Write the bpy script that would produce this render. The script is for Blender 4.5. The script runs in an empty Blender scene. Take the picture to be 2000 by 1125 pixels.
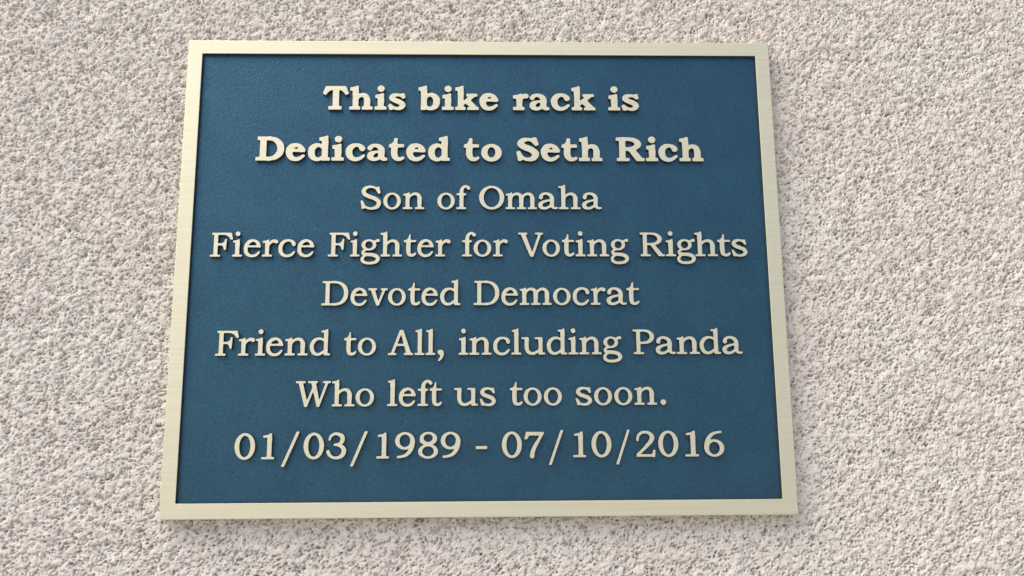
import bpy, math
import numpy as np
from mathutils import Matrix, Vector
from mathutils.geometry import tessellate_polygon

MM = 0.001
CZ = 1.60                    # height of the plaque's centre above the ground
scene = bpy.context.scene
C = scene.collection

# ------------------------------------------------------------------ camera
# plaque coordinates (mm): x right, y up, z out of the wall, z = 0 the polished front face
def W(x, y, z):
    return Vector((x * MM, -z * MM, CZ + y * MM))

cam = bpy.data.cameras.new('camera')
cam.sensor_fit = 'HORIZONTAL'
cam.sensor_width = 36.0
cam.lens = 36.0 * 1882.5 / 2000.0
cam.clip_start = 0.01
cam.clip_end = 200.0
camo = bpy.data.objects.new('camera', cam)
C.objects.link(camo)
_r = Vector((0.99961742, -0.02664502, -0.00742014))
_f = Vector((0.02758894, 0.9796094, 0.19900821))
_u = _r.cross(_f)
camo.matrix_world = Matrix.Translation(W(1.697, -88.61, 393.03)) @ Matrix((_r, _u, -_f)).transposed().to_4x4()
scene.camera = camo

# ------------------------------------------------------------------ light: hazy daylight from the upper left
SUN_EL, SUN_AZ = 54.0, 240.0        # azimuth clockwise from +Y (the wall faces -Y), so 232 is left of the photographer
wd = bpy.data.worlds.new('World')
scene.world = wd
wd.use_nodes = True
nt = wd.node_tree
nt.nodes.clear()
sky = nt.nodes.new('ShaderNodeTexSky')
sky.sky_type = 'NISHITA'
sky.sun_disc = False
sky.sun_elevation = math.radians(SUN_EL)
sky.sun_rotation = math.radians(SUN_AZ)
sky.air_density = 1.0
sky.dust_density = 3.0
sky.ozone_density = 1.0
bg = nt.nodes.new('ShaderNodeBackground')
bg.inputs['Strength'].default_value = 0.13
wo = nt.nodes.new('ShaderNodeOutputWorld')
nt.links.new(sky.outputs[0], bg.inputs[0])
nt.links.new(bg.outputs[0], wo.inputs[0])

sun = bpy.data.lights.new('sun', 'SUN')
sun.energy = 1.5
sun.angle = math.radians(70)
sun.color = (1.0, 0.965, 0.92)
suno = bpy.data.objects.new('sun', sun)
C.objects.link(suno)
_sd = Vector((math.sin(math.radians(SUN_AZ)) * math.cos(math.radians(SUN_EL)),
              math.cos(math.radians(SUN_AZ)) * math.cos(math.radians(SUN_EL)),
              math.sin(math.radians(SUN_EL))))
suno.location = _sd * 5 + Vector((0, 0, CZ))
suno.rotation_euler = _sd.to_track_quat('Z', 'Y').to_euler()

scene.view_settings.view_transform = 'Standard'
scene.view_settings.look = 'None'
scene.view_settings.gamma = 1.0
scene.view_settings.exposure = 1.22
scene.view_settings.use_curve_mapping = False

# ------------------------------------------------------------------ materials
def new_mat(name):
    m = bpy.data.materials.new(name)
    m.use_nodes = True
    t = m.node_tree
    return m, t, t.nodes['Principled BSDF'], t.nodes, t.links

def mat_wall():
    m, t, p, N, K = new_mat('stucco')
    co = N.new('ShaderNodeTexCoord')
    n1 = N.new('ShaderNodeTexNoise'); n1.inputs['Scale'].default_value = 22; n1.inputs['Detail'].default_value = 5
    n2 = N.new('ShaderNodeTexNoise'); n2.inputs['Scale'].default_value = 420; n2.inputs['Detail'].default_value = 3
    n3 = N.new('ShaderNodeTexNoise'); n3.inputs['Scale'].default_value = 1800; n3.inputs['Detail'].default_value = 2
    for n in (n1, n2, n3): K.new(co.outputs['Object'], n.inputs['Vector'])
    r1 = N.new('ShaderNodeValToRGB')
    r1.color_ramp.elements[0].position = 0.36; r1.color_ramp.elements[0].color = (0.482, 0.424, 0.368, 1)
    r1.color_ramp.elements[1].position = 0.64; r1.color_ramp.elements[1].color = (0.490, 0.447, 0.385, 1)
    K.new(n1.outputs['Fac'], r1.inputs['Fac'])
    r2 = N.new('ShaderNodeValToRGB')
    r2.color_ramp.elements[0].position = 0.30; r2.color_ramp.elements[0].color = (0.86, 0.84, 0.82, 1)
    r2.color_ramp.elements[1].position = 0.62; r2.color_ramp.elements[1].color = (1.05, 1.05, 1.05, 1)
    K.new(n2.outputs['Fac'], r2.inputs['Fac'])
    mx = N.new('ShaderNodeMix'); mx.data_type = 'RGBA'; mx.blend_type = 'MULTIPLY'; mx.inputs[0].default_value = 1.0
    K.new(r1.outputs[0], mx.inputs[6]); K.new(r2.outputs[0], mx.inputs[7])
    K.new(mx.outputs[2], p.inputs['Base Color'])
    p.inputs['Roughness'].default_value = 0.85
    p.inputs['Specular IOR Level'].default_value = 0.25
    b = N.new('ShaderNodeBump'); b.inputs['Strength'].default_value = 0.35; b.inputs['Distance'].default_value = 0.0004
    K.new(n3.outputs['Fac'], b.inputs['Height']); K.new(b.outputs[0], p.inputs['Normal'])
    return m

def mat_bronze():
    m, t, p, N, K = new_mat('brushed_bronze')
    co = N.new('ShaderNodeTexCoord')
    mp = N.new('ShaderNodeMapping'); mp.inputs['Scale'].default_value = (10, 10, 1500)
    K.new(co.outputs['Object'], mp.inputs['Vector'])
    n1 = N.new('ShaderNodeTexNoise'); n1.inputs['Scale'].default_value = 1.0; n1.inputs['Detail'].default_value = 3
    K.new(mp.outputs[0], n1.inputs['Vector'])
    n2 = N.new('ShaderNodeTexNoise'); n2.inputs['Scale'].default_value = 35; n2.inputs['Detail'].default_value = 4
    K.new(co.outputs['Object'], n2.inputs['Vector'])
    r = N.new('ShaderNodeValToRGB')
    r.color_ramp.elements[0].position = 0.3; r.color_ramp.elements[0].color = (0.490, 0.447, 0.318, 1)
    r.color_ramp.elements[1].position = 0.7; r.color_ramp.elements[1].color = (0.540, 0.497, 0.366, 1)
    K.new(n1.outputs['Fac'], r.inputs['Fac']); K.new(r.outputs[0], p.inputs['Base Color'])
    p.inputs['Metallic'].default_value = 1.0
    rr = N.new('ShaderNodeMapRange'); rr.inputs['To Min'].default_value = 0.55; rr.inputs['To Max'].default_value = 0.66
    K.new(n2.outputs['Fac'], rr.inputs['Value']); K.new(rr.outputs[0], p.inputs['Roughness'])
    b = N.new('ShaderNodeBump'); b.inputs['Strength'].default_value = 0.04; b.inputs['Distance'].default_value = 0.0002
    K.new(n1.outputs['Fac'], b.inputs['Height']); K.new(b.outputs[0], p.inputs['Normal'])
    return m

def mat_blue():
    m, t, p, N, K = new_mat('blue_enamel')
    co = N.new('ShaderNodeTexCoord')
    n1 = N.new('ShaderNodeTexNoise'); n1.inputs['Scale'].default_value = 1500; n1.inputs['Detail'].default_value = 2.5
    n2 = N.new('ShaderNodeTexNoise'); n2.inputs['Scale'].default_value = 60; n2.inputs['Detail'].default_value = 4
    n4 = N.new('ShaderNodeTexVoronoi'); n4.inputs['Scale'].default_value = 620
    for n in (n1, n2, n4): K.new(co.outputs['Object'], n.inputs['Vector'])
    r = N.new('ShaderNodeValToRGB')
    r.color_ramp.elements[0].position = 0.35; r.color_ramp.elements[0].color = (0.022, 0.059, 0.088, 1)
    r.color_ramp.elements[1].position = 0.65; r.color_ramp.elements[1].color = (0.023, 0.068, 0.094, 1)
    K.new(n2.outputs['Fac'], r.inputs['Fac']); n5 = N.new('ShaderNodeTexNoise'); n5.inputs['Scale'].default_value = 1300; n5.inputs['Detail'].default_value = 1
    K.new(co.outputs['Object'], n5.inputs['Vector'])
    r5 = N.new('ShaderNodeValToRGB')  # specks, plus grain in the colour standing in for glints off the pebbling
    e = r5.color_ramp.elements
    e[0].position = 0.24; e[0].color = (0.62, 0.62, 0.64, 1)
    e[1].position = 0.42; e[1].color = (1, 1, 1, 1)
    for pos, c in ((0.62, 1.0), (0.78, 1.45)):
        q = e.new(pos); q.color = (c, c, c, 1)
    K.new(n5.outputs['Fac'], r5.inputs['Fac'])
    mx = N.new('ShaderNodeMix'); mx.data_type = 'RGBA'; mx.blend_type = 'MULTIPLY'; mx.inputs[0].default_value = 1.0
    K.new(r.outputs[0], mx.inputs[6]); K.new(r5.outputs[0], mx.inputs[7])
    K.new(mx.outputs[2], p.inputs['Base Color'])
    p.inputs['Roughness'].default_value = 0.42
    p.inputs['Metallic'].default_value = 0.8
    p.inputs['Specular IOR Level'].default_value = 0.5
    b1 = N.new('ShaderNodeBump'); b1.inputs['Strength'].default_value = 0.28; b1.inputs['Distance'].default_value = 0.00035
    b2 = N.new('ShaderNodeBump'); b2.inputs['Strength'].default_value = 0.10; b2.inputs['Distance'].default_value = 0.0003
    K.new(n1.outputs['Fac'], b1.inputs['Height']); K.new(n4.outputs['Distance'], b2.inputs['Height'])
    K.new(b1.outputs[0], b2.inputs['Normal']); K.new(b2.outputs[0], p.inputs['Normal'])
    return m

M_WALL, M_BRONZE, M_BLUE = mat_wall(), mat_bronze(), mat_blue()
def mat_side():
    m, t, p, N, K = new_mat('dark_paint_shade')  # side paint, taken nearly black so its colour carries the shadow beneath the letters
    co = N.new('ShaderNodeTexCoord')
    n = N.new('ShaderNodeTexNoise'); n.inputs['Scale'].default_value = 300
    K.new(co.outputs['Object'], n.inputs['Vector'])
    r = N.new('ShaderNodeValToRGB')
    r.color_ramp.elements[0].color = (0.010, 0.014, 0.017, 1); r.color_ramp.elements[1].color = (0.022, 0.030, 0.036, 1)
    K.new(n.outputs['Fac'], r.inputs['Fac']); K.new(r.outputs[0], p.inputs['Base Color'])
    p.inputs['Roughness'].default_value = 0.5
    return m
M_SIDE = mat_side()

# ------------------------------------------------------------------ helpers
def mesh_obj(name, verts, faces, mats, parent=None, fmat=None, smooth=False):
    me = bpy.data.meshes.new(name)
    me.from_pydata([tuple(v) for v in verts], [], faces)
    for m in mats: me.materials.append(m)
    if fmat is not None: me.polygons.foreach_set('material_index', np.asarray(fmat, dtype=np.int32))
    if smooth: me.polygons.foreach_set('use_smooth', np.ones(len(me.polygons), dtype=bool))
    me.update()
    o = bpy.data.objects.new(name, me)
    C.objects.link(o)
    if parent is not None: o.parent = parent
    return o

# ------------------------------------------------------------------ stucco wall
T = 6.0            # the plaque's front face stands this far (mm) proud of the wall
def band(shape, step, wl, width, rng, ang=None, stretch=1.0):
    """periodic noise of one wavelength (mm), unit deviation"""
    ny, nx = shape
    f = np.fft.rfft2(rng.standard_normal(shape))
    ky = np.fft.fftfreq(ny, step)[:, None]; kx = np.fft.rfftfreq(nx, step)[None, :]
    if ang is not None:
        c, s = math.cos(ang), math.sin(ang)
        kx, ky = kx * c + ky * s, (-kx * s + ky * c)
        kx = kx * stretch
    k = np.sqrt(kx * kx + ky * ky) + 1e-9
    f *= np.exp(-0.5 * (np.log(k * wl) / width) ** 2)
    h = np.fft.irfft2(f, s=shape)
    return (h - h.mean()) / h.std()

def build_wall():
    rng = np.random.default_rng(11)
    step = 0.30
    nx, ny = 1728, 1296                     # a 518 x 389 mm tile of hand-floated stucco, periodic
    sh = (ny, nx)
    a = math.radians(35)
    big = band(sh, step, 18.0, 0.45, rng)
    fine = band(sh, step, 1.3, 0.30, rng)
    # the float leaves flat plates of grain with ragged edges, one over the other
    n1 = 0.85 * band(sh, step, 5.0, 0.38, rng, a, 1.35) + 0.45 * band(sh, step, 2.3, 0.30, rng) + 0.22 * fine
    n2 = 0.80 * band(sh, step, 3.0, 0.35, rng, a, 1.2) + 0.35 * band(sh, step, 1.7, 0.30, rng) + 0.20 * fine
    z = 0.14 * np.tanh(3.2 * (n1 + 0.45)) + 0.10 * np.tanh(2.4 * (n2 + 0.55))
    z += 0.035 * n1 + 0.02 * n2 + 0.15 * big + 0.02 * fine
    # ragged crevices where the plates do not close
    def dig(n, lo, hi):
        t = np.clip((lo - n) / (lo - hi), 0, 1)
        return t * t * (3 - 2 * t)
    c1 = 0.9 * band(sh, step, 1.9, 0.30, rng, a, 1.35) + 0.40 * fine + 0.30 * n1 + 0.30 * big
    z -= 0.80 * dig(c1, -1.35, -1.85)
    # dark joints that follow the lower rims of the plates, broken into short runs
    m1 = np.clip(0.45 + 0.75 * band(sh, step, 5.5, 0.4, rng), 0, 1)
    m2 = np.clip(0.15 + 0.75 * band(sh, step, 4.0, 0.4, rng), 0, 1)
    z -= 0.75 * m1 * np.exp(-((n1 + 0.55) / 0.20) ** 2) + 0.60 * m2 * np.exp(-((n2 + 0.75) / 0.18) ** 2)
    lump = n1
    # sand-grain pits, thicker where the float skipped
    n = 34000
    px = rng.integers(0, nx, n); py = rng.integers(0, ny, n)
    dens = np.clip(0.42 - 0.30 * band(sh, step, 7.0, 0.5, rng) - 0.25 * lump, 0.04, 1.0)
    dens *= np.clip(1.0 + 0.45 * band(sh, step, 45.0, 0.5, rng), 0.25, 1.8)
    keep = rng.random(n) < dens[py, px]
    px, py = px[keep], py[keep]
    m = len(px)
    fx = rng.random(m); fy = rng.random(m)
    rad = 0.26 + 0.36 * rng.random(m) ** 2.5; dep = rng.uniform(0.6, 1.8, m)
    el = 1.0 + 1.3 * rng.random(m) ** 2.5; th = rng.normal(a, 0.7, m)
    w = 5
    for i in range(m):
        ys = np.arange(py[i] - w, py[i] + w + 1); xs = np.arange(px[i] - w, px[i] + w + 1)
        dy = ((ys - py[i]) + fy[i] - .5)[:, None] * step; dx = ((xs - px[i]) + fx[i] - .5)[None, :] * step
        u = (dx * math.cos(th[i]) + dy * math.sin(th[i])) / el[i]; v = -dx * math.sin(th[i]) + dy * math.cos(th[i])
        q = np.ix_(ys % ny, xs % nx)
        z[q] = np.minimum(z[q], z[q] - dep[i] * np.exp(-((u * u + v * v) / (rad[i] ** 2)) ** 2.5))
    z = np.maximum(z, -2.6)
    # tensor grid: fine where the photograph looks, coarser outside it
    def axis(lo, hi, ext):
        fine_ = np.arange(lo, hi, step)
        def grow(dist):
            o, d = [0.0], 0.6
            while o[-1] < dist:
                o.append(o[-1] + d); d = min(d * 1.03, 14.0)
            return np.array(o[1:])
        return np.concatenate([lo - grow(lo - ext[0])[::-1], fine_, fine_[-1] + grow(ext[1] - hi)])
    xs = axis(-250, 250, (-1500, 1500)); ys = axis(-212, 158, (-1000 * CZ, 1000))
    ix = np.round(xs / step).astype(int) % nx; iy = np.round(ys / step).astype(int) % ny
    zz = z[np.ix_(iy, ix)] - T
    X, Y = np.meshgrid(xs, ys)
    v = np.stack([X * MM, -zz * MM, CZ + Y * MM], -1).reshape(-1, 3)
    R, Q = len(ys), len(xs)
    idx = np.arange(R * Q).reshape(R, Q)
    f = np.stack([idx[:-1, :-1], idx[:-1, 1:], idx[1:, 1:], idx[1:, :-1]], -1).reshape(-1, 4)
    # a back face and rim so the wall has thickness
    bz = 0.20
    bi = len(v)
    cx = [(xs[0], ys[0]), (xs[-1], ys[0]), (xs[-1], ys[-1]), (xs[0], ys[-1])]
    back = np.array([[x * MM, bz, CZ + y * MM] for x, y in cx])
    v = np.concatenate([v, back])
    rim = [list(idx[0, ::-1]) + [bi, bi + 1], list(idx[::-1, -1]) + [bi + 1, bi + 2],
           list(idx[-1, :]) + [bi + 2, bi + 3], list(idx[:, 0]) + [bi + 3, bi], [bi, bi + 3, bi + 2, bi + 1]]
    me = bpy.data.meshes.new('stucco_wall')
    nl = f.size + sum(len(r) for r in rim)
    me.vertices.add(len(v)); me.vertices.foreach_set('co', v.astype(np.float32).ravel())
    me.loops.add(nl); me.polygons.add(len(f) + len(rim))
    li = np.concatenate([f.ravel()] + [np.array(r) for r in rim]).astype(np.int32)
    tot = np.concatenate([np.full(len(f), 4), [len(r) for r in rim]]).astype(np.int32)
    st = np.concatenate([[0], np.cumsum(tot)[:-1]]).astype(np.int32)
    me.loops.foreach_set('vertex_index', li)
    me.polygons.foreach_set('loop_start', st)
    sm = np.ones(len(tot), dtype=bool); sm[len(f):] = False
    me.polygons.foreach_set('use_smooth', sm)
    me.update(calc_edges=True); me.validate()
    me.materials.append(M_WALL)
    o = bpy.data.objects.new('stucco_wall', me)
    C.objects.link(o)
    o['label'] = 'pale pinkish beige rough stucco wall, pitted, behind the blue plaque'
    o['category'] = 'wall'
    return o
build_wall()

# unseen pavement at the wall's foot, added and kept pale to bounce light up
def mat_ground():
    m, t, p, N, K = new_mat('concrete')
    co = N.new('ShaderNodeTexCoord')
    n = N.new('ShaderNodeTexNoise'); n.inputs['Scale'].default_value = 9; n.inputs['Detail'].default_value = 8
    K.new(co.outputs['Object'], n.inputs['Vector'])
    r = N.new('ShaderNodeValToRGB')
    r.color_ramp.elements[0].color = (0.43, 0.41, 0.38, 1); r.color_ramp.elements[1].color = (0.55, 0.53, 0.49, 1)
    K.new(n.outputs['Fac'], r.inputs['Fac']); K.new(r.outputs[0], p.inputs['Base Color'])
    p.inputs['Roughness'].default_value = 0.9
    return m
gr = mesh_obj('pavement', [(-60, -60, 0), (60, -60, 0), (60, 60, 0), (-60, 60, 0)], [(0, 1, 2, 3)], [mat_ground()])
gr['kind'] = 'structure'

# ------------------------------------------------------------------ the plaque
PW, PH = 254.0, 203.2          # 10 x 8 inches
BD = 6.2                       # border width
DEEP = 1.7                     # the blue field lies this far below the polished face
plaque = bpy.data.objects.new('memorial_plaque', None)
C.objects.link(plaque)
plaque.location = W(0, -PH / 2, 0)
plaque['label'] = 'rectangular blue plaque with brushed bronze border and raised lettering on the stucco wall'
plaque['category'] = 'plaque'
def PL(x, y, z):               # plaque mm -> the Empty's local space
    return (x * MM, -z * MM, (y + PH / 2) * MM)

def rect_ring(hx, hy, r, n=5):
    pts = []
    for cx, cy, a0 in ((hx - r, hy - r, 0), (-hx + r, hy - r, 90), (-hx + r, -hy + r, 180), (hx - r, -hy + r, 270)):
        for k in range(n + 1):
            a = math.radians(a0 + 90.0 * k / n)
            pts.append((cx + r * math.cos(a), cy + r * math.sin(a)))
    return pts

def build_border():
    hx, hy = PW / 2, PH / 2
    prof = []   # (half x, half y, corner radius, z) from the back, over the face, down to the field
    prof.append((hx, hy, 0.8, -5.6))
    prof.append((hx, hy, 0.8, -0.38))
    for k in range(1, 5):
        a = math.radians(90 * k / 4)
        prof.append((hx - 0.35 * (1 - math.cos(a)), hy - 0.35 * (1 - math.cos(a)), 0.8, -0.38 + 0.38 * math.sin(a)))
    ix, iy = hx - BD, hy - BD
    for k in range(0, 4):
        a = math.radians(90 * k / 3)
        prof.append((ix + 0.18 * (1 - math.sin(a)), iy + 0.18 * (1 - math.sin(a)), 0.35, -0.18 * (1 - math.cos(a))))
    prof.append((ix - 0.25, iy - 0.25, 0.35, -DEEP - 0.3))
    rings = [[PL(x, y, z) for x, y in rect_ring(a, b, r)] for a, b, r, z in prof]
    n = len(rings[0]); v = [p for r in rings for p in r]; f = []; fm = []
    for i in range(len(rings) - 1):
        for j in range(n):
            k = (j + 1) % n
            f.append((i * n + j, i * n + k, (i + 1) * n + k, (i + 1) * n + j))
            fm.append(1 if i >= len(rings) - 2 else (2 if i == 0 else 0))
    return mesh_obj('border', v, f, [M_BRONZE, M_SIDE, M_BRONZE], plaque, fm)
border = build_border()
border['label'] = 'brushed bronze border around the blue field'

def build_field():
    hx, hy = PW / 2 - BD + 0.05, PH / 2 - BD + 0.05
    v = [PL(x, y, z) for z in (-DEEP, -5.5) for x, y in ((-hx, -hy), (hx, -hy), (hx, hy), (-hx, hy))]
    f = [(0, 1, 2, 3), (7, 6, 5, 4), (0, 4, 5, 1), (1, 5, 6, 2), (2, 6, 7, 3), (3, 7, 4, 0)]
    o = mesh_obj('background_field', v, f, [M_BLUE], plaque)
    o['label'] = 'pebbled blue painted background'
    return o
build_field()

# ------------------------------------------------------------------ lettering: a slab serif drawn as strokes and outlines
# units: cap height = 100, baseline = 0
def S(*p): return ('+', 'S', p)
def P(*p): return ('+', 'P', p)
def R(x0, y0, x1, y1): return ('+', 'P', ((x0, y0), (x1, y0), (x1, y1), (x0, y1)))
def E(cx, cy, rx, ry): return ('+', 'E', (cx, cy, rx, ry))
def cut(op): return ('-', op[1], op[2])

def flag(x0, x1, s0, top, t=8):      # slanted top-left serif of i, l, h, n ...
    return P((x0, top - 14), (x0, top - 6.5), (s0 + 6, top - 4.5), (x1 - 4, top), (x1, top), (x1, top - 30), (s0, top - 30), (s0, top - 14))
def bflag(x0, x1, s0, top):
    return P((x0, top - 23), (x0, top - 7), (s0 + 6, top - 4.5), (x1 - 7, top), (x1, top), (x1, top - 40), (s0, top - 40), (s0, top - 23))

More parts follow.
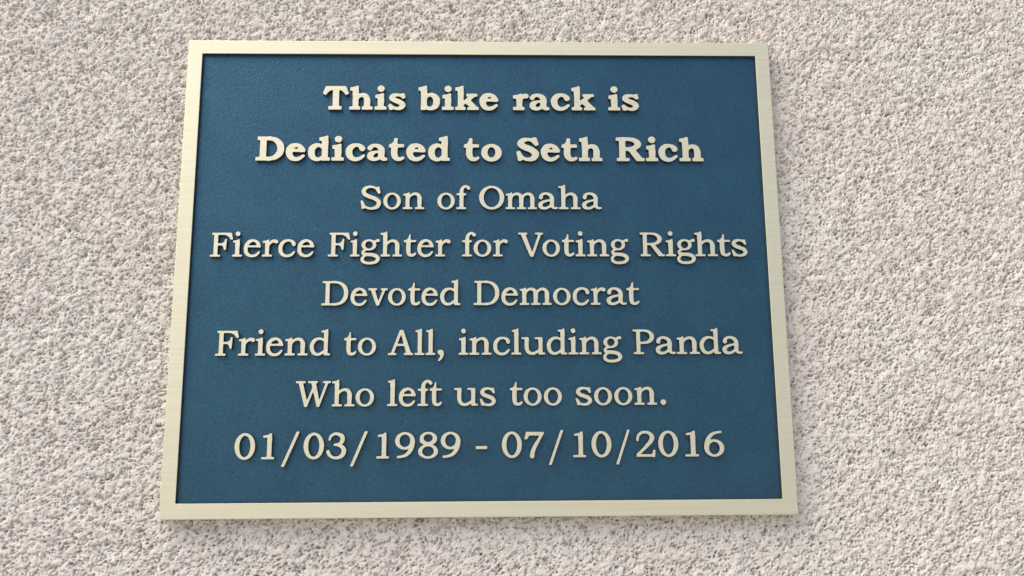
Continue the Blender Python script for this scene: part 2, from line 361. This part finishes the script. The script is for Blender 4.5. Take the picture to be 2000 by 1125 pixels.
REG = {
 'o': [E(36.5, 34.5, 36.5, 36), cut(E(36.8, 34.5, 20.6, 27.8))],
 'O': [E(52.5, 49.5, 52.5, 51), cut(E(52.8, 49.5, 33.8, 41.5))],
 '0': [E(41, 50, 41, 51.5), cut(E(41, 50, 22.3, 41.5))],
 'e': [S((63, 42, 17), (60, 55, 14.5), (50, 64.5, 11), (37, 67.5, 9.5), (22, 62, 13)), cut(R(25, 10, 95, 39)), R(12, 39, 72, 47),
       S((37, 67.5, 9), (22, 62, 13), (11, 48, 16), (8.3, 34, 16.5), (11, 18, 16), (22, 6.5, 13), (38, 2.5, 10.5), (54, 7, 10.5), (66, 19, 8))],
 'c': [S((63.5, 51.5, 16), (60, 60, 14), (51, 66, 10.5), (38, 67.8, 9.5), (22, 62.5, 13), (10.5, 48, 16), (8.3, 34, 16.5), (11, 18, 16), (22, 6.5, 13), (38, 2.5, 10.5), (54, 7, 10.5), (66, 19, 8))],
 'l': [flag(2.5, 30, 12.5, 106), R(12.5, 4, 30, 90), R(0, 0, 41, 8)],
 'i': [flag(1, 29, 11.5, 73), R(11.5, 4, 29, 60), R(0, 0, 41, 8), E(20.5, 96, 9.8, 9.8)],
 'n': [flag(1, 28.5, 12, 72), R(12, 4, 28.5, 60), R(0, 0, 41, 8), R(63, 4, 79.5, 50), R(52, 0, 92, 8),
       S((24, 49, 9), (36, 60.5, 10), (51, 66, 11), (64, 62, 14), (71, 50, 16.5), (71.2, 30, 16.5))],
 'h': [flag(0, 28, 11.5, 105), R(11.5, 4, 28, 90), R(1, 0, 41, 8), R(62, 4, 78.5, 50), R(51, 0, 91, 8),
       S((23, 49, 9), (35, 60.5, 10), (50, 66, 11), (63, 62, 14), (70, 50, 16.5), (70.2, 30, 16.5))],
 'm': [flag(1, 27, 10.5, 72), R(10.5, 4, 27, 60), R(0, 0, 39, 8), R(57.5, 4, 74, 50), R(47, 0, 85, 8), R(104, 4, 120.5, 50), R(93, 0, 131, 8),
       S((22, 49, 9), (33, 61, 10), (46, 66, 11), (59, 61.5, 14), (65.6, 50, 16.5), (65.8, 30, 16.5)),
       S((69, 49, 9), (80, 61, 10), (93, 66, 11), (106, 61.5, 14), (112.1, 50, 16.5), (112.3, 30, 16.5))],
 'r': [flag(1, 28, 12.5, 72), R(12.5, 4, 29, 60), R(0, 0, 42, 8), S((25, 47, 9), (33, 58, 10), (43, 64.5, 12), (52, 65, 14), (58.5, 62.5, 15.5))],
 'u': [P((0, 62.5), (0, 70), (30, 70), (30, 55), (13.5, 55), (13.5, 62)), P((55, 62.5), (55, 70), (87, 70), (87, 50), (71, 50), (71, 62)),
       R(71, 1, 87, 62), R(72, 0, 98, 8), S((21.8, 62, 16.5), (21.8, 26, 16.5), (27, 12, 14.5), (41, 4.5, 12), (57, 7, 10.5), (75, 19, 9))],
 't': [P((1, 60.5), (1, 65), (11, 69.5), (18, 77), (22.5, 93), (27.5, 93), (27.5, 60.5)), R(2, 60.5, 50, 69), S((19, 63, 17), (19, 23, 17), (21.5, 9.5, 14.5), (31, 4.8, 12), (41, 6.5, 10), (47, 12.5, 8))],
 'f': [R(0, 0, 41, 8), R(13.5, 4, 30, 66), R(1, 59.5, 41, 68), S((21.8, 55, 16.5), (22.4, 80, 15), (28, 92.5, 12), (38, 98, 10.5), (46, 95.5, 12), (51, 90.5, 14.5))],
 'a': [S((12.5, 50.5, 16.5), (14.5, 59, 13.5), (24, 66, 10.5), (36, 67, 10.5), (50, 61.5, 14), (58.3, 50, 16.5), (58.5, 20, 16.5), (62, 8.5, 12), (71, 4.3, 9), (79, 5.2, 8.5)),
       S((58, 40.5, 8), (42, 37, 8.5), (20, 30, 12), (9.5, 19, 17), (13, 8.5, 15), (26, 3.8, 11), (40, 6.5, 10), (57, 18, 9))],
 'd': [flag(48, 76, 59.5, 106), R(59.5, 4, 76, 95), R(61, 0, 86.5, 8),
       S((66, 57, 8.5), (52, 65, 9.5), (38, 67.3, 10), (21, 61, 13.5), (9.2, 43, 16.5), (9.2, 27, 16.5), (17, 10.5, 14.5), (32, 3.8, 11), (47, 7.2, 10.5), (62, 18, 9))],
 's': [S((54, 56, 8), (45, 65, 9), (32, 67.5, 9.5), (17.5, 63.5, 12.5), (10.8, 53, 15.5), (17, 43.5, 15.5), (34, 36, 15), (51, 28.5, 15.5), (57.5, 17, 15), (50, 6.5, 12), (35, 2.5, 9.5), (20, 5.5, 9), (9, 18, 8)),
       P((49, 70), (57, 71), (62, 50), (55, 47), (50, 58)), P((1, 26), (8, 28), (20, 6), (15, -1), (8, 0))],
 'S': [S((73, 74, 8), (61, 90, 9), (42, 96, 10), (22.5, 91.5, 13), (12.5, 78, 17), (17.5, 64, 17), (36, 54, 16), (61, 44, 16.5), (75, 30, 17), (71, 13, 16), (55, 4, 11.5), (36, 3.3, 9.5), (18, 11.5, 9), (6, 32, 8)),
       P((66, 95), (75, 98), (82, 69), (73, 64), (66, 82)), P((1, 35), (8, 37), (21, 10), (14, 1.5), (6, 0))],
 'F': [R(0, 0, 42, 8), R(14, 4, 31, 96), P((5, 92), (5, 100), (86, 100), (93, 73), (90, 70.5), (83, 72), (74, 84), (60, 91), (28, 91.5)),
       P((29, 47.5), (29, 55), (49, 56), (57.5, 62), (60.5, 74), (67.5, 74), (65, 28), (57.5, 28), (54, 40), (47, 47))],
 'P': [R(2, 0, 46, 8), R(15, 4, 31, 96), R(0, 92, 32, 100), S((25, 95.7, 8.5), (50, 95.5, 9), (68, 91, 12), (81, 75, 17.5), (79, 62, 17), (66, 50, 12), (48, 46.3, 9.5), (25, 46, 9))],
 'R': [R(2, 0, 44, 8), R(13, 4, 30, 96), R(0, 92, 30, 100), S((20, 95.7, 8.5), (52, 95.5, 9), (70, 91.5, 12), (85, 76, 18), (83, 66, 17), (70, 55, 12), (52, 51.8, 9), (25, 51.5, 9)),
       P((42, 50), (62, 50), (96, 9), (106, 7.5), (106, 0), (79, 0))],
 'D': [R(3, 91.5, 60, 100), R(0, 0, 60, 8.5), R(16, 4, 33, 96), S((50, 95.7, 8.5), (62, 95.2, 9), (80, 89.5, 12), (96, 74, 17), (102, 52, 18), (98, 30, 17), (83, 12, 12.5), (62, 4.8, 9), (50, 4.3, 8.5))],
 'A': [P((48, 100.5), (60, 100.5), (23, 5), (11, 5)), P((49, 100.5), (63, 100.5), (97, 5), (76.5, 5)), R(28, 36.5, 78, 45), R(0, 0, 34.5, 8), R(66, 0, 105, 8)],
 'V': [P((10, 95), (30, 95), (60, 14), (63, -1), (50, -1)), P((87, 95), (99, 95), (63, -1), (53, -1)), R(0, 92, 39, 100), R(72, 92, 106, 100)],
 'v': [P((9, 65), (27, 65), (43, 14), (44, -1), (34, -1)), P((61, 65), (72, 65), (44, -1), (36, -1)), R(0, 62, 36, 70), R(52.5, 62, 80, 70)],
 'W': [P((11, 95), (29, 95), (49, 20), (49, -1), (38, -1)), P((39, -1), (49, -1), (79, 74), (69, 74)), P((64, 95), (83, 95), (100, 20), (100, -1), (89, -1)), P((90, -1), (100, -1), (136, 95), (125, 95)),
       R(0, 92, 41, 100), R(51, 92, 91, 100), R(112, 92, 146, 100)],
 'g': [E(33, 48.5, 30, 23.5), cut(E(33.5, 48.5, 15.3, 15.5)), S((54, 61, 8.5), (63, 66, 9.5), (70, 67, 13.5)),
       S((20, 28, 8), (9.5, 20, 10), (10.5, 12.5, 12), (24, 9, 13.5), (48, 7, 14.5), (65, 0, 15.5), (70.3, -11, 15), (62, -22.5, 12), (42, -27.5, 11), (22, -26.5, 11), (9, -18.5, 13), (7.3, -9, 12), (13, 0, 9.5), (22, 6, 8.5))],
 '1': [P((5, 83), (5, 91), (24, 94), (34, 100), (40, 100), (40, 70), (22, 70), (22, 84)), R(22, 4, 40, 80), R(0, 0, 52, 8.5)],
 '/': [P((0, -29), (12.5, -29), (69, 106), (56.5, 106))],
 '3': [S((12.5, 75, 9.5), (17, 87, 9.5), (31, 96, 10.5), (47, 95.3, 12), (62, 86, 17), (63.5, 72, 17), (56, 60, 13), (45, 54.8, 9), (33, 54.2, 9)),
       S((40, 54.8, 9), (57, 49.5, 13), (69, 37.5, 17.5), (69, 23, 18), (58, 8.5, 14), (40, 3.5, 10.5), (22, 7.5, 11), (11.5, 18, 13.5), (7.5, 27, 14))],
 '9': [E(40, 67.5, 40, 34), cut(E(40, 68, 22, 24.5)), S((71, 66, 18), (69.5, 48, 17), (61, 28.5, 15.5), (46, 13.5, 12.5), (28, 7, 9.5), (12, 5, 9))],
 '6': [E(40, 32.5, 40, 34), cut(E(40, 32, 22, 24.5)), S((9, 34, 18), (10.5, 52, 17), (19, 71.5, 15.5), (34, 86.5, 12.5), (52, 93, 9.5), (68, 95, 9))],
 '8': [E(41, 76, 35, 26), E(40, 26, 40, 27.5), S((14, 66, 14), (40, 52, 15), (66, 40, 14)), cut(E(40, 78, 18.5, 15.5)), cut(E(39.5, 26.5, 23.5, 19.5))],
 '7': [P((8, 101), (14, 100), (79, 99), (79, 93), (72, 85.5), (20, 85.5), (10, 70), (0, 71)), S((71, 92, 11), (58, 69, 11.5), (44, 46, 14), (34, 24, 16), (31, 8, 16.5), (30.8, 5, 16.5)), R(23, 0, 39, 6)],
 '2': [S((7, 65, 9.5), (9.5, 80, 9.5), (20, 92, 10.5), (36, 96.3, 10.5), (53, 91.5, 13), (63.5, 77, 17), (59, 62, 16), (44, 44, 13), (24, 24, 10.5), (7, 8, 10)),
       P((1, 0), (3, 10), (62, 10), (67, 27), (75, 27), (73, -2), (65, -2), (63, 0))],
 '-': [R(0, 34, 43, 45.5)],
 ',': [S((11, 11, 20), (11.2, 10.5, 20)), S((15.5, 10, 18), (18, 0, 13), (14, -12, 10), (6, -22, 7))],
 '.': [E(11, 10, 11, 11)],
}
BLD = {
 'T': [R(40, 6, 66.5, 92), R(24, 0, 77, 16), P((13, 100), (92, 100), (105, 68), (91, 60), (85, 69), (77, 78), (66, 83), (40, 83), (28, 78), (20, 69), (14, 60), (0, 68))],
 'h': [bflag(2, 37, 12.5, 102), R(12.5, 5, 37, 80), R(0, 0, 44.5, 15), R(57.5, 5, 82, 45), R(49, 0, 93, 15),
       S((30, 50, 14), (42, 60, 17), (54, 62, 19), (64.5, 56, 23), (69.7, 43, 24.5), (69.7, 15, 24.5))],
 'i': [bflag(2, 37, 12, 71), R(12, 5, 37, 48), R(0, 0, 47, 15), E(24.5, 89, 14.5, 14.5)],
 's': [S((54, 55, 11), (44, 61.5, 13), (31, 63, 15), (18, 58.5, 19), (14.5, 49, 20), (27, 40.5, 22), (45, 31.5, 22), (54, 20.5, 22), (48, 9.5, 18), (35, 6, 15), (21, 10, 13), (9, 21, 11)),
       P((47, 70), (61, 71), (65, 50), (53, 45), (48, 56)), P((0, 19), (13, 25), (24, 8), (17, -1), (7, -1))],
 'b': [bflag(0, 35, 10, 103), R(10, 2, 35, 85), P((11, -0.5), (27, -0.5), (36, 8), (36, 20), (11, 20)),
       S((30, 54, 13), (43, 63.5, 16), (55, 63, 20), (69.5, 50, 27), (72, 36, 28), (68.5, 19, 26), (56, 8.5, 19), (43, 6.5, 16), (28, 14, 14))],
 'k': [bflag(0, 34, 10, 103), R(10, 5, 34, 80), R(0, 0, 42, 15), R(43, 56, 88, 70), P((30, 19), (30, 37), (53, 58), (80, 58), (56, 36)), P((38, 30), (58, 46), (87, 14), (93, 14), (93, 0), (47, 0), (47, 12), (55, 14))],
 'e': [S((63.5, 44, 27), (58, 56, 21), (50, 62, 18), (40, 64.5, 16), (24, 59, 22)), cut(R(28, 5, 100, 35.5)), R(20, 35.5, 76.5, 49.5),
       S((40, 64.5, 16), (25, 59.5, 22), (14.8, 46, 27), (14.2, 32, 27.5), (21, 15.5, 24), (37, 7, 18.5), (53, 9.5, 17), (70, 20.5, 13))],
 'r': [bflag(0, 37, 14, 71), R(14, 5, 37.5, 48), R(0, 0, 46, 15), S((32, 47, 14), (40, 57.5, 17), (47, 61, 20), (51.5, 60, 22.5))],
 'a': [S((14, 52.5, 21), (22, 61, 17), (36, 63.5, 16), (49, 58.5, 21), (58.5, 47, 25), (58.5, 19, 25), (66, 8, 17), (75, 7.5, 15.5)),
       S((52, 38, 11), (34, 36, 13), (17.5, 26.5, 24), (16, 16, 25), (29, 7, 17), (42, 8.5, 15), (54, 17, 14))],
 'c': [S((64.5, 51, 25), (57, 60.5, 19), (42, 65, 16), (26, 60, 22), (15, 46, 27), (14.2, 32, 27.5), (21, 15.5, 24), (38, 6.5, 18), (54, 9.5, 16), (70, 21, 13))],
 'D': [R(5.5, 83.5, 60, 100), R(0, 0, 60, 16.5), R(16, 6, 43.5, 92), S((50, 91.8, 16.5), (60, 91, 17), (80, 84, 22), (95.5, 67, 28), (99.5, 49, 29), (95.5, 32, 28), (80, 16, 22), (60, 8.7, 17), (50, 8.2, 16.5))],
 'd': [bflag(43, 80, 54, 104), R(54, 4, 80, 85), R(54, 0, 88.5, 14.5),
       S((58, 54, 13), (45, 63.5, 16), (32, 63, 20), (16.5, 50, 27), (14.2, 36, 28), (17.5, 19, 26), (30, 8, 19), (43, 6.5, 16), (58, 15, 14))],
 't': [P((0.5, 55), (0.5, 64), (11, 71), (17.5, 80), (21, 95), (35, 95), (35, 55)), R(2, 55, 60, 70), S((22.5, 58, 26), (22.5, 25, 26), (29, 12, 22), (40, 7.5, 17.5), (50, 9.5, 15), (55.5, 13, 13))],
 'o': [E(41, 34.5, 41, 37), cut(E(41, 36, 14.5, 20.5))],
 'S': [S((71, 73, 12), (59, 86, 14), (42, 89.5, 16), (24.5, 84, 22), (17, 71.5, 26), (30, 59.5, 26.5), (58, 46.5, 26.5), (73, 30, 28), (66, 13, 23), (48, 7.5, 17), (30, 11, 14), (12, 28, 12)),
       P((58, 97), (77, 100), (87, 67), (73, 60), (60, 78)), P((0, 40), (15, 44), (30, 14), (20, 0), (7, 0))],
 'R': [R(0, 84, 40, 99.5), R(2, 0, 54, 14.5), R(12.5, 6, 38.5, 92), S((20, 91.7, 16), (55, 91.3, 17), (75, 86, 21), (88, 71.5, 27), (78, 58, 22), (58, 51.5, 17), (25, 51.3, 16)),
       P((44, 50), (76, 50), (104, 14.5), (113, 14.5), (113, 0), (80, 0))],
}

def spline(p, n=10):
    p = np.array(p, float)
    if len(p) == 2: return p
    q = np.vstack([2 * p[0] - p[1], p, 2 * p[-1] - p[-2]])
    out = []
    for i in range(1, len(q) - 2):
        p0, p1, p2, p3 = q[i - 1], q[i], q[i + 1], q[i + 2]
        d = [max(1e-6, np.linalg.norm(b[:2] - a[:2])) ** 0.5 for a, b in ((p0, p1), (p1, p2), (p2, p3))]
        m1 = (p1 - p0) / d[0] - (p2 - p0) / (d[0] + d[1]) + (p2 - p1) / d[1]
        m2 = (p2 - p1) / d[1] - (p3 - p1) / (d[1] + d[2]) + (p3 - p2) / d[2]
        m1, m2 = m1 * d[1], m2 * d[1]
        t = np.linspace(0, 1, n, endpoint=False)[:, None]
        out.append((2 * t**3 - 3 * t**2 + 1) * p1 + (t**3 - 2 * t**2 + t) * m1 + (-2 * t**3 + 3 * t**2) * p2 + (t**3 - t**2) * m2)
    out.append(p[-1:])
    return np.vstack(out)

def sd_stroke(X, Y, pts):
    q = spline(pts)
    d = np.full(X.shape, 1e9)
    for a, b in zip(q[:-1], q[1:]):
        vx, vy = b[0] - a[0], b[1] - a[1]
        L = vx * vx + vy * vy + 1e-9
        t = np.clip(((X - a[0]) * vx + (Y - a[1]) * vy) / L, 0, 1)
        dd = np.hypot(X - a[0] - t * vx, Y - a[1] - t * vy) - 0.5 * (a[2] + t * (b[2] - a[2]))
        d = np.minimum(d, dd)
    return d

def sd_poly(X, Y, pts):
    d = np.full(X.shape, 1e9); ins = np.zeros(X.shape, bool)
    n = len(pts)
    for i in range(n):
        ax, ay = pts[i]; bx, by = pts[(i + 1) % n]
        vx, vy = bx - ax, by - ay
        t = np.clip(((X - ax) * vx + (Y - ay) * vy) / (vx * vx + vy * vy), 0, 1)
        d = np.minimum(d, np.hypot(X - ax - t * vx, Y - ay - t * vy))
        if ay != by:
            c = (ay > Y) != (by > Y)
            ins ^= c & (X < (bx - ax) * (Y - ay) / (by - ay) + ax)
    return np.where(ins, -d, d)

def sd_ell(X, Y, e):
    cx, cy, rx, ry = e
    u, v = (X - cx) / rx, (Y - cy) / ry
    k = np.sqrt(u * u + v * v) + 1e-6
    g = np.sqrt((u / rx) ** 2 + (v / ry) ** 2) / k + 1e-6
    return (k - 1) / g

GS = 1.0
def outline(ops, k):
    """contour loops of a glyph: list of (n,2) arrays, inside on the left"""
    xs = np.arange(-12, 162, GS); ys = np.arange(-46, 122, GS)
    X, Y = np.meshgrid(xs, ys)
    d = None
    for sg, kind, a in ops:
        e = sd_stroke(X, Y, a) if kind == 'S' else sd_poly(X, Y, a) if kind == 'P' else sd_ell(X, Y, a)
        if d is None: d = e
        elif sg == '-': d = np.maximum(d, -e)
        else:
            h = np.clip(0.5 + 0.5 * (e - d) / k, 0, 1)
            d = e * (1 - h) + d * h - k * h * (1 - h) * np.where(np.minimum(np.abs(d), np.abs(e)) < 6, 1.0, 1.0)
    ker = np.exp(-0.5 * (np.arange(-4, 5) * GS / 1.25) ** 2); ker /= ker.sum()
    d = np.apply_along_axis(lambda r: np.convolve(np.pad(r, 4, 'edge'), ker, 'valid'), 1, d)
    d = np.apply_along_axis(lambda r: np.convolve(np.pad(r, 4, 'edge'), ker, 'valid'), 0, d)
    d = d + (0.9 if k > 3.5 else 0.0)          # the fillets thicken the strokes a little: take that back
    d = np.where(d == 0, 1e-6, d)
    ny, nx = d.shape
    pt = {}
    def edge(i, j, ax):
        key = (i, j, ax)
        if key not in pt:
            a = d[i, j]; b = d[i, j + 1] if ax == 0 else d[i + 1, j]
            t = a / (a - b)
            pt[key] = (xs[j] + (t * GS if ax == 0 else 0), ys[i] + (t * GS if ax == 1 else 0))
        return key
    nxt = {}
    neg = d < 0
    cell = neg[:-1, :-1].astype(int) + 2 * neg[:-1, 1:] + 4 * neg[1:, 1:] + 8 * neg[1:, :-1]
    tab = {1: 'LB', 2: 'BR', 3: 'LR', 4: 'RT', 6: 'BT', 7: 'LT', 8: 'TL', 9: 'TB', 11: 'TR', 12: 'RL', 13: 'RB', 14: 'BL', 5: 'LBRT', 10: 'BRTL'}
    for i, j in zip(*np.nonzero((cell > 0) & (cell < 15))):
        s = tab[cell[i, j]]
        E_ = {'B': (i, j, 0), 'T': (i + 1, j, 0), 'L': (i, j, 1), 'R': (i, j + 1, 1)}
        for a in range(0, len(s), 2):
            ka = edge(*E_[s[a]]); kb = edge(*E_[s[a + 1]])
            nxt[kb] = ka            # inside on the left
    loops = []
    while nxt:
        k0 = next(iter(nxt)); lp = [k0]; c = nxt.pop(k0)
        while c != k0:
            lp.append(c); c = nxt.pop(c)
        q = np.array([pt[x] for x in lp])
        for _ in range(1): q = 0.25 * np.roll(q, 1, 0) + 0.5 * q + 0.25 * np.roll(q, -1, 0)
        if len(q) > 8: loops.append(q)
    return loops

def thin(q, tol=0.07):
    """drop points that lie on the line between their neighbours"""
    keep = list(range(len(q))); out = []
    i = 0; n = len(q)
    while i < n:
        out.append(i)
        j = i + 2
        while j < min(n, i + 9):
            a, b = q[i], q[j % n]
            v = b - a; L = np.hypot(*v) + 1e-9
            m = q[i + 1:j] - a
            if np.abs(m[:, 0] * v[1] - m[:, 1] * v[0]).max() / L > tol: break
            j += 1
        i = j - 1
    return q[out]

_cache = {}
def glyph(ch, bold):
    key = (ch, bold)
    if key not in _cache:
        loops = [thin(l) for l in outline((BLD if bold else REG)[ch], 4.0 if bold else 3.2)]
        allp = np.vstack(loops)
        _cache[key] = (loops, allp[:, 0].min(), allp[:, 0].max())
    return _cache[key]

def offset(q, d):
    t1 = q - np.roll(q, 1, 0); t2 = np.roll(q, -1, 0) - q
    t1 /= np.linalg.norm(t1, axis=1)[:, None] + 1e-9; t2 /= np.linalg.norm(t2, axis=1)[:, None] + 1e-9
    t = t1 + t2; t /= np.linalg.norm(t, axis=1)[:, None] + 1e-9
    return q + d * np.stack([-t[:, 1], t[:, 0]], 1)      # towards the inside (left)

BEV = 0.06
def triangulate(loops, tix):
    """triangles of separate outlines, each with the holes that lie inside it"""
    area = [0.5 * sum(a.x * b.y - b.x * a.y for a, b in zip(l, l[1:] + l[:1])) for l in loops]
    start = np.cumsum([0] + [len(l) for l in loops])
    def inside(p, l):
        c = False
        for a, b in zip(l, l[1:] + l[:1]):
            if (a.y > p.y) != (b.y > p.y) and p.x < (b.x - a.x) * (p.y - a.y) / (b.y - a.y) + a.x: c = not c
        return c
    for i, l in enumerate(loops):
        if area[i] <= 0: continue
        grp = [i] + [j for j in range(len(loops)) if area[j] < 0 and inside(loops[j][0], l)]
        ids = [tix[q] for j in grp for q in range(start[j], start[j + 1])]
        for t in tessellate_polygon([loops[j] for j in grp]):
            yield tuple(ids[q] for q in t)

def add_glyph(V, F, FM, ch, bold, x0, x1, base, cap):
    loops, a, b = glyph(ch, bold)
    sx = (x1 - x0) / (b - a); sy = cap / 100.0
    top = []; tix = []
    for q in loops:
        p = np.stack([x0 + (q[:, 0] - a) * sx, base + q[:, 1] * sy], 1)
        foot = offset(p, -0.05)
        mid = offset(p, BEV * 0.3); inn = offset(p, BEV)
        n = len(p); o = len(V)
        for ring, z in ((foot, -DEEP - 0.08), (p, -BEV), (mid, -BEV * 0.3), (inn, 0.0)):
            V.extend(PL(x, y, z) for x, y in ring)
        for r in range(3):
            for i in range(n):
                k = (i + 1) % n
                F.append((o + r * n + i, o + r * n + k, o + (r + 1) * n + k, o + (r + 1) * n + i)); FM.append(1 if r == 0 else 0)
        top.append([Vector((x, y, 0)) for x, y in inn]); tix.extend(range(o + 3 * n, o + 4 * n))
    for i, j, k in triangulate(top, tix):
        A, B_, C_ = (V[q] for q in (i, j, k))
        area = (B_[0] - A[0]) * (C_[2] - A[2]) - (C_[0] - A[0]) * (B_[2] - A[2])
        F.append((i, j, k) if area > 0 else (i, k, j)); FM.append(0)

LINES = [
    (69.66, True, [
        [('T',-68.25,-57.08),('h',-56.73,-46.71),('i',-45.9,-40.79),('s',-40.12,-32.62)],
        [('b',-27.04,-17.79),('i',-16.91,-11.85),('k',-11.15,-1.06),('e',-0.71,7.41)],
        [('r',13.83,20.64),('a',21.0,29.6),('c',30.24,38.53),('k',39.31,49.54)],
        [('i',55.17,60.35),('s',60.95,68.56)],
    ]),
    (46.60, True, [
        [('D',-95.86,-83.85),('e',-83.15,-74.9),('d',-73.72,-64.35),('i',-63.72,-58.44),('c',-57.81,-49.46),('a',-48.59,-39.95),('t',-39.43,-32.74),('e',-31.97,-23.76),('d',-22.61,-13.42)],
        [('t',-7.4,-0.74),('o',0.03,8.83)],
        [('S',15.12,24.81),('e',25.59,33.75),('t',34.54,41.34),('h',41.94,52.03)],
        [('R',58.0,70.19),('i',70.83,76.03),('c',76.25,84.57),('h',85.28,95.64)],
    ]),
    (25.30, False, [
        [('S',-50.87,-42.32),('o',-41.32,-33.97),('n',-33.11,-24.02)],
        [('o',-18.52,-11.22),('f',-10.53,-4.64)],
        [('O',-0.84,9.74),('m',10.37,23.58),('a',24.17,32.52),('h',32.87,42.11),('a',42.81,51.11)],
    ]),
    (4.77, False, [
        [('F',-112.77,-103.54),('i',-103.57,-99.51),('e',-98.9,-91.85),('r',-91.27,-84.72),('c',-84.55,-77.42),('e',-76.68,-69.71)],
        [('F',-63.99,-54.8),('i',-54.73,-50.81),('g',-50.3,-42.35),('h',-42.18,-33.06),('t',-32.37,-27.17),('e',-26.73,-19.95),('r',-19.2,-12.86)],
        [('f',-8.06,-2.23),('o',-3.19,4.19),('r',4.98,11.17)],
        [('V',15.6,26.0),('o',25.75,33.04),('t',33.94,39.12),('i',39.69,43.78),('n',44.56,53.76),('g',54.41,62.06)],
        [('R',66.91,77.37),('i',77.76,82.0),('g',82.47,90.34),('h',90.13,99.8),('t',99.73,105.29),('s',105.73,112.39)],
    ]),
    (-15.95, False, [
        [('D',-65.98,-55.03),('e',-54.02,-47.17),('v',-46.76,-38.82),('o',-38.59,-31.28),('t',-30.3,-25.29),('e',-24.72,-18.01),('d',-17.06,-8.68)],
        [('D',-3.18,7.47),('e',8.37,15.24),('m',15.97,29.19),('o',29.84,37.16),('c',38.07,44.97),('r',45.62,51.8),('a',52.13,60.53),('t',60.6,65.88)],
    ]),
    (-36.68, False, [
        [('F',-108.42,-99.08),('r',-99.14,-92.5),('i',-92.24,-88.12),('e',-87.85,-80.94),('n',-80.28,-70.89),('d',-70.16,-61.8)],
        [('t',-56.14,-51.14),('o',-50.54,-43.12)],
        [('A',-38.17,-27.9),('l',-27.29,-23.37),('l',-22.87,-18.91),(',',-17.94,-15.39)],
        [('i',-9.28,-5.35),('n',-4.92,4.16),('c',4.9,11.8),('l',12.34,16.35),('u',16.52,26.23),('d',26.9,35.28),('i',35.85,39.91),('n',40.31,49.44),('g',50.12,57.91)],
        [('P',62.57,71.38),('a',71.92,80.24),('n',80.63,90.15),('d',90.21,98.91),('a',99.6,107.95)],
    ]),
    (-57.45, False, [
        [('W',-75.23,-61.05),('h',-60.56,-51.31),('o',-50.95,-43.51)],
        [('l',-38.15,-34.07),('e',-33.45,-26.65),('f',-25.89,-19.92),('t',-21.01,-16.04)],
        [('u',-11.1,-1.46),('s',-0.63,5.86)],
        [('t',11.59,16.76),('o',17.19,24.5),('o',25.43,32.78)],
        [('s',38.4,45.09),('o',45.93,53.26),('o',54.2,61.58),('n',62.42,71.65),('.',73.1,75.35)],
    ]),
    (-78.35, False, [
        [('0',-98.68,-90.52),('1',-87.91,-82.74),('/',-79.87,-73.02),('0',-71.23,-63.07),('3',-62.09,-54.18),('/',-52.44,-45.74),('1',-42.13,-37.05),('9',-34.69,-26.72),('8',-25.41,-17.43),('9',-16.37,-8.42)],
        [('-',-2.29,2.32)],
        [('0',8.22,16.24),('7',17.33,25.26),('/',27.14,33.03),('1',36.97,42.14),('0',44.42,52.48),('/',54.31,60.05),('2',62.54,70.25),('0',71.52,79.67),('1',82.33,87.9),('6',90.13,98.31)],
    ]),
]
for base, bold, words in LINES:
    words_text = [''.join(c for c, _, _ in w) for w in words]
    line = bpy.data.objects.new('text_line', None)
    C.objects.link(line); line.parent = plaque
    line['label'] = ('bold ' if bold else '') + 'raised bronze line reading ' + ' '.join(words_text)
    for w, txt in zip(words, words_text):
        V, F, FM = [], [], []
        for ch, x0, x1 in w: add_glyph(V, F, FM, ch, bold, x0, x1, base, 10.95 if bold else 10.25)
        o = mesh_obj('word' if any(c.isalpha() for c in txt) else ('hyphen' if txt == '-' else 'date'), V, F, [M_BRONZE, M_SIDE], line, FM)
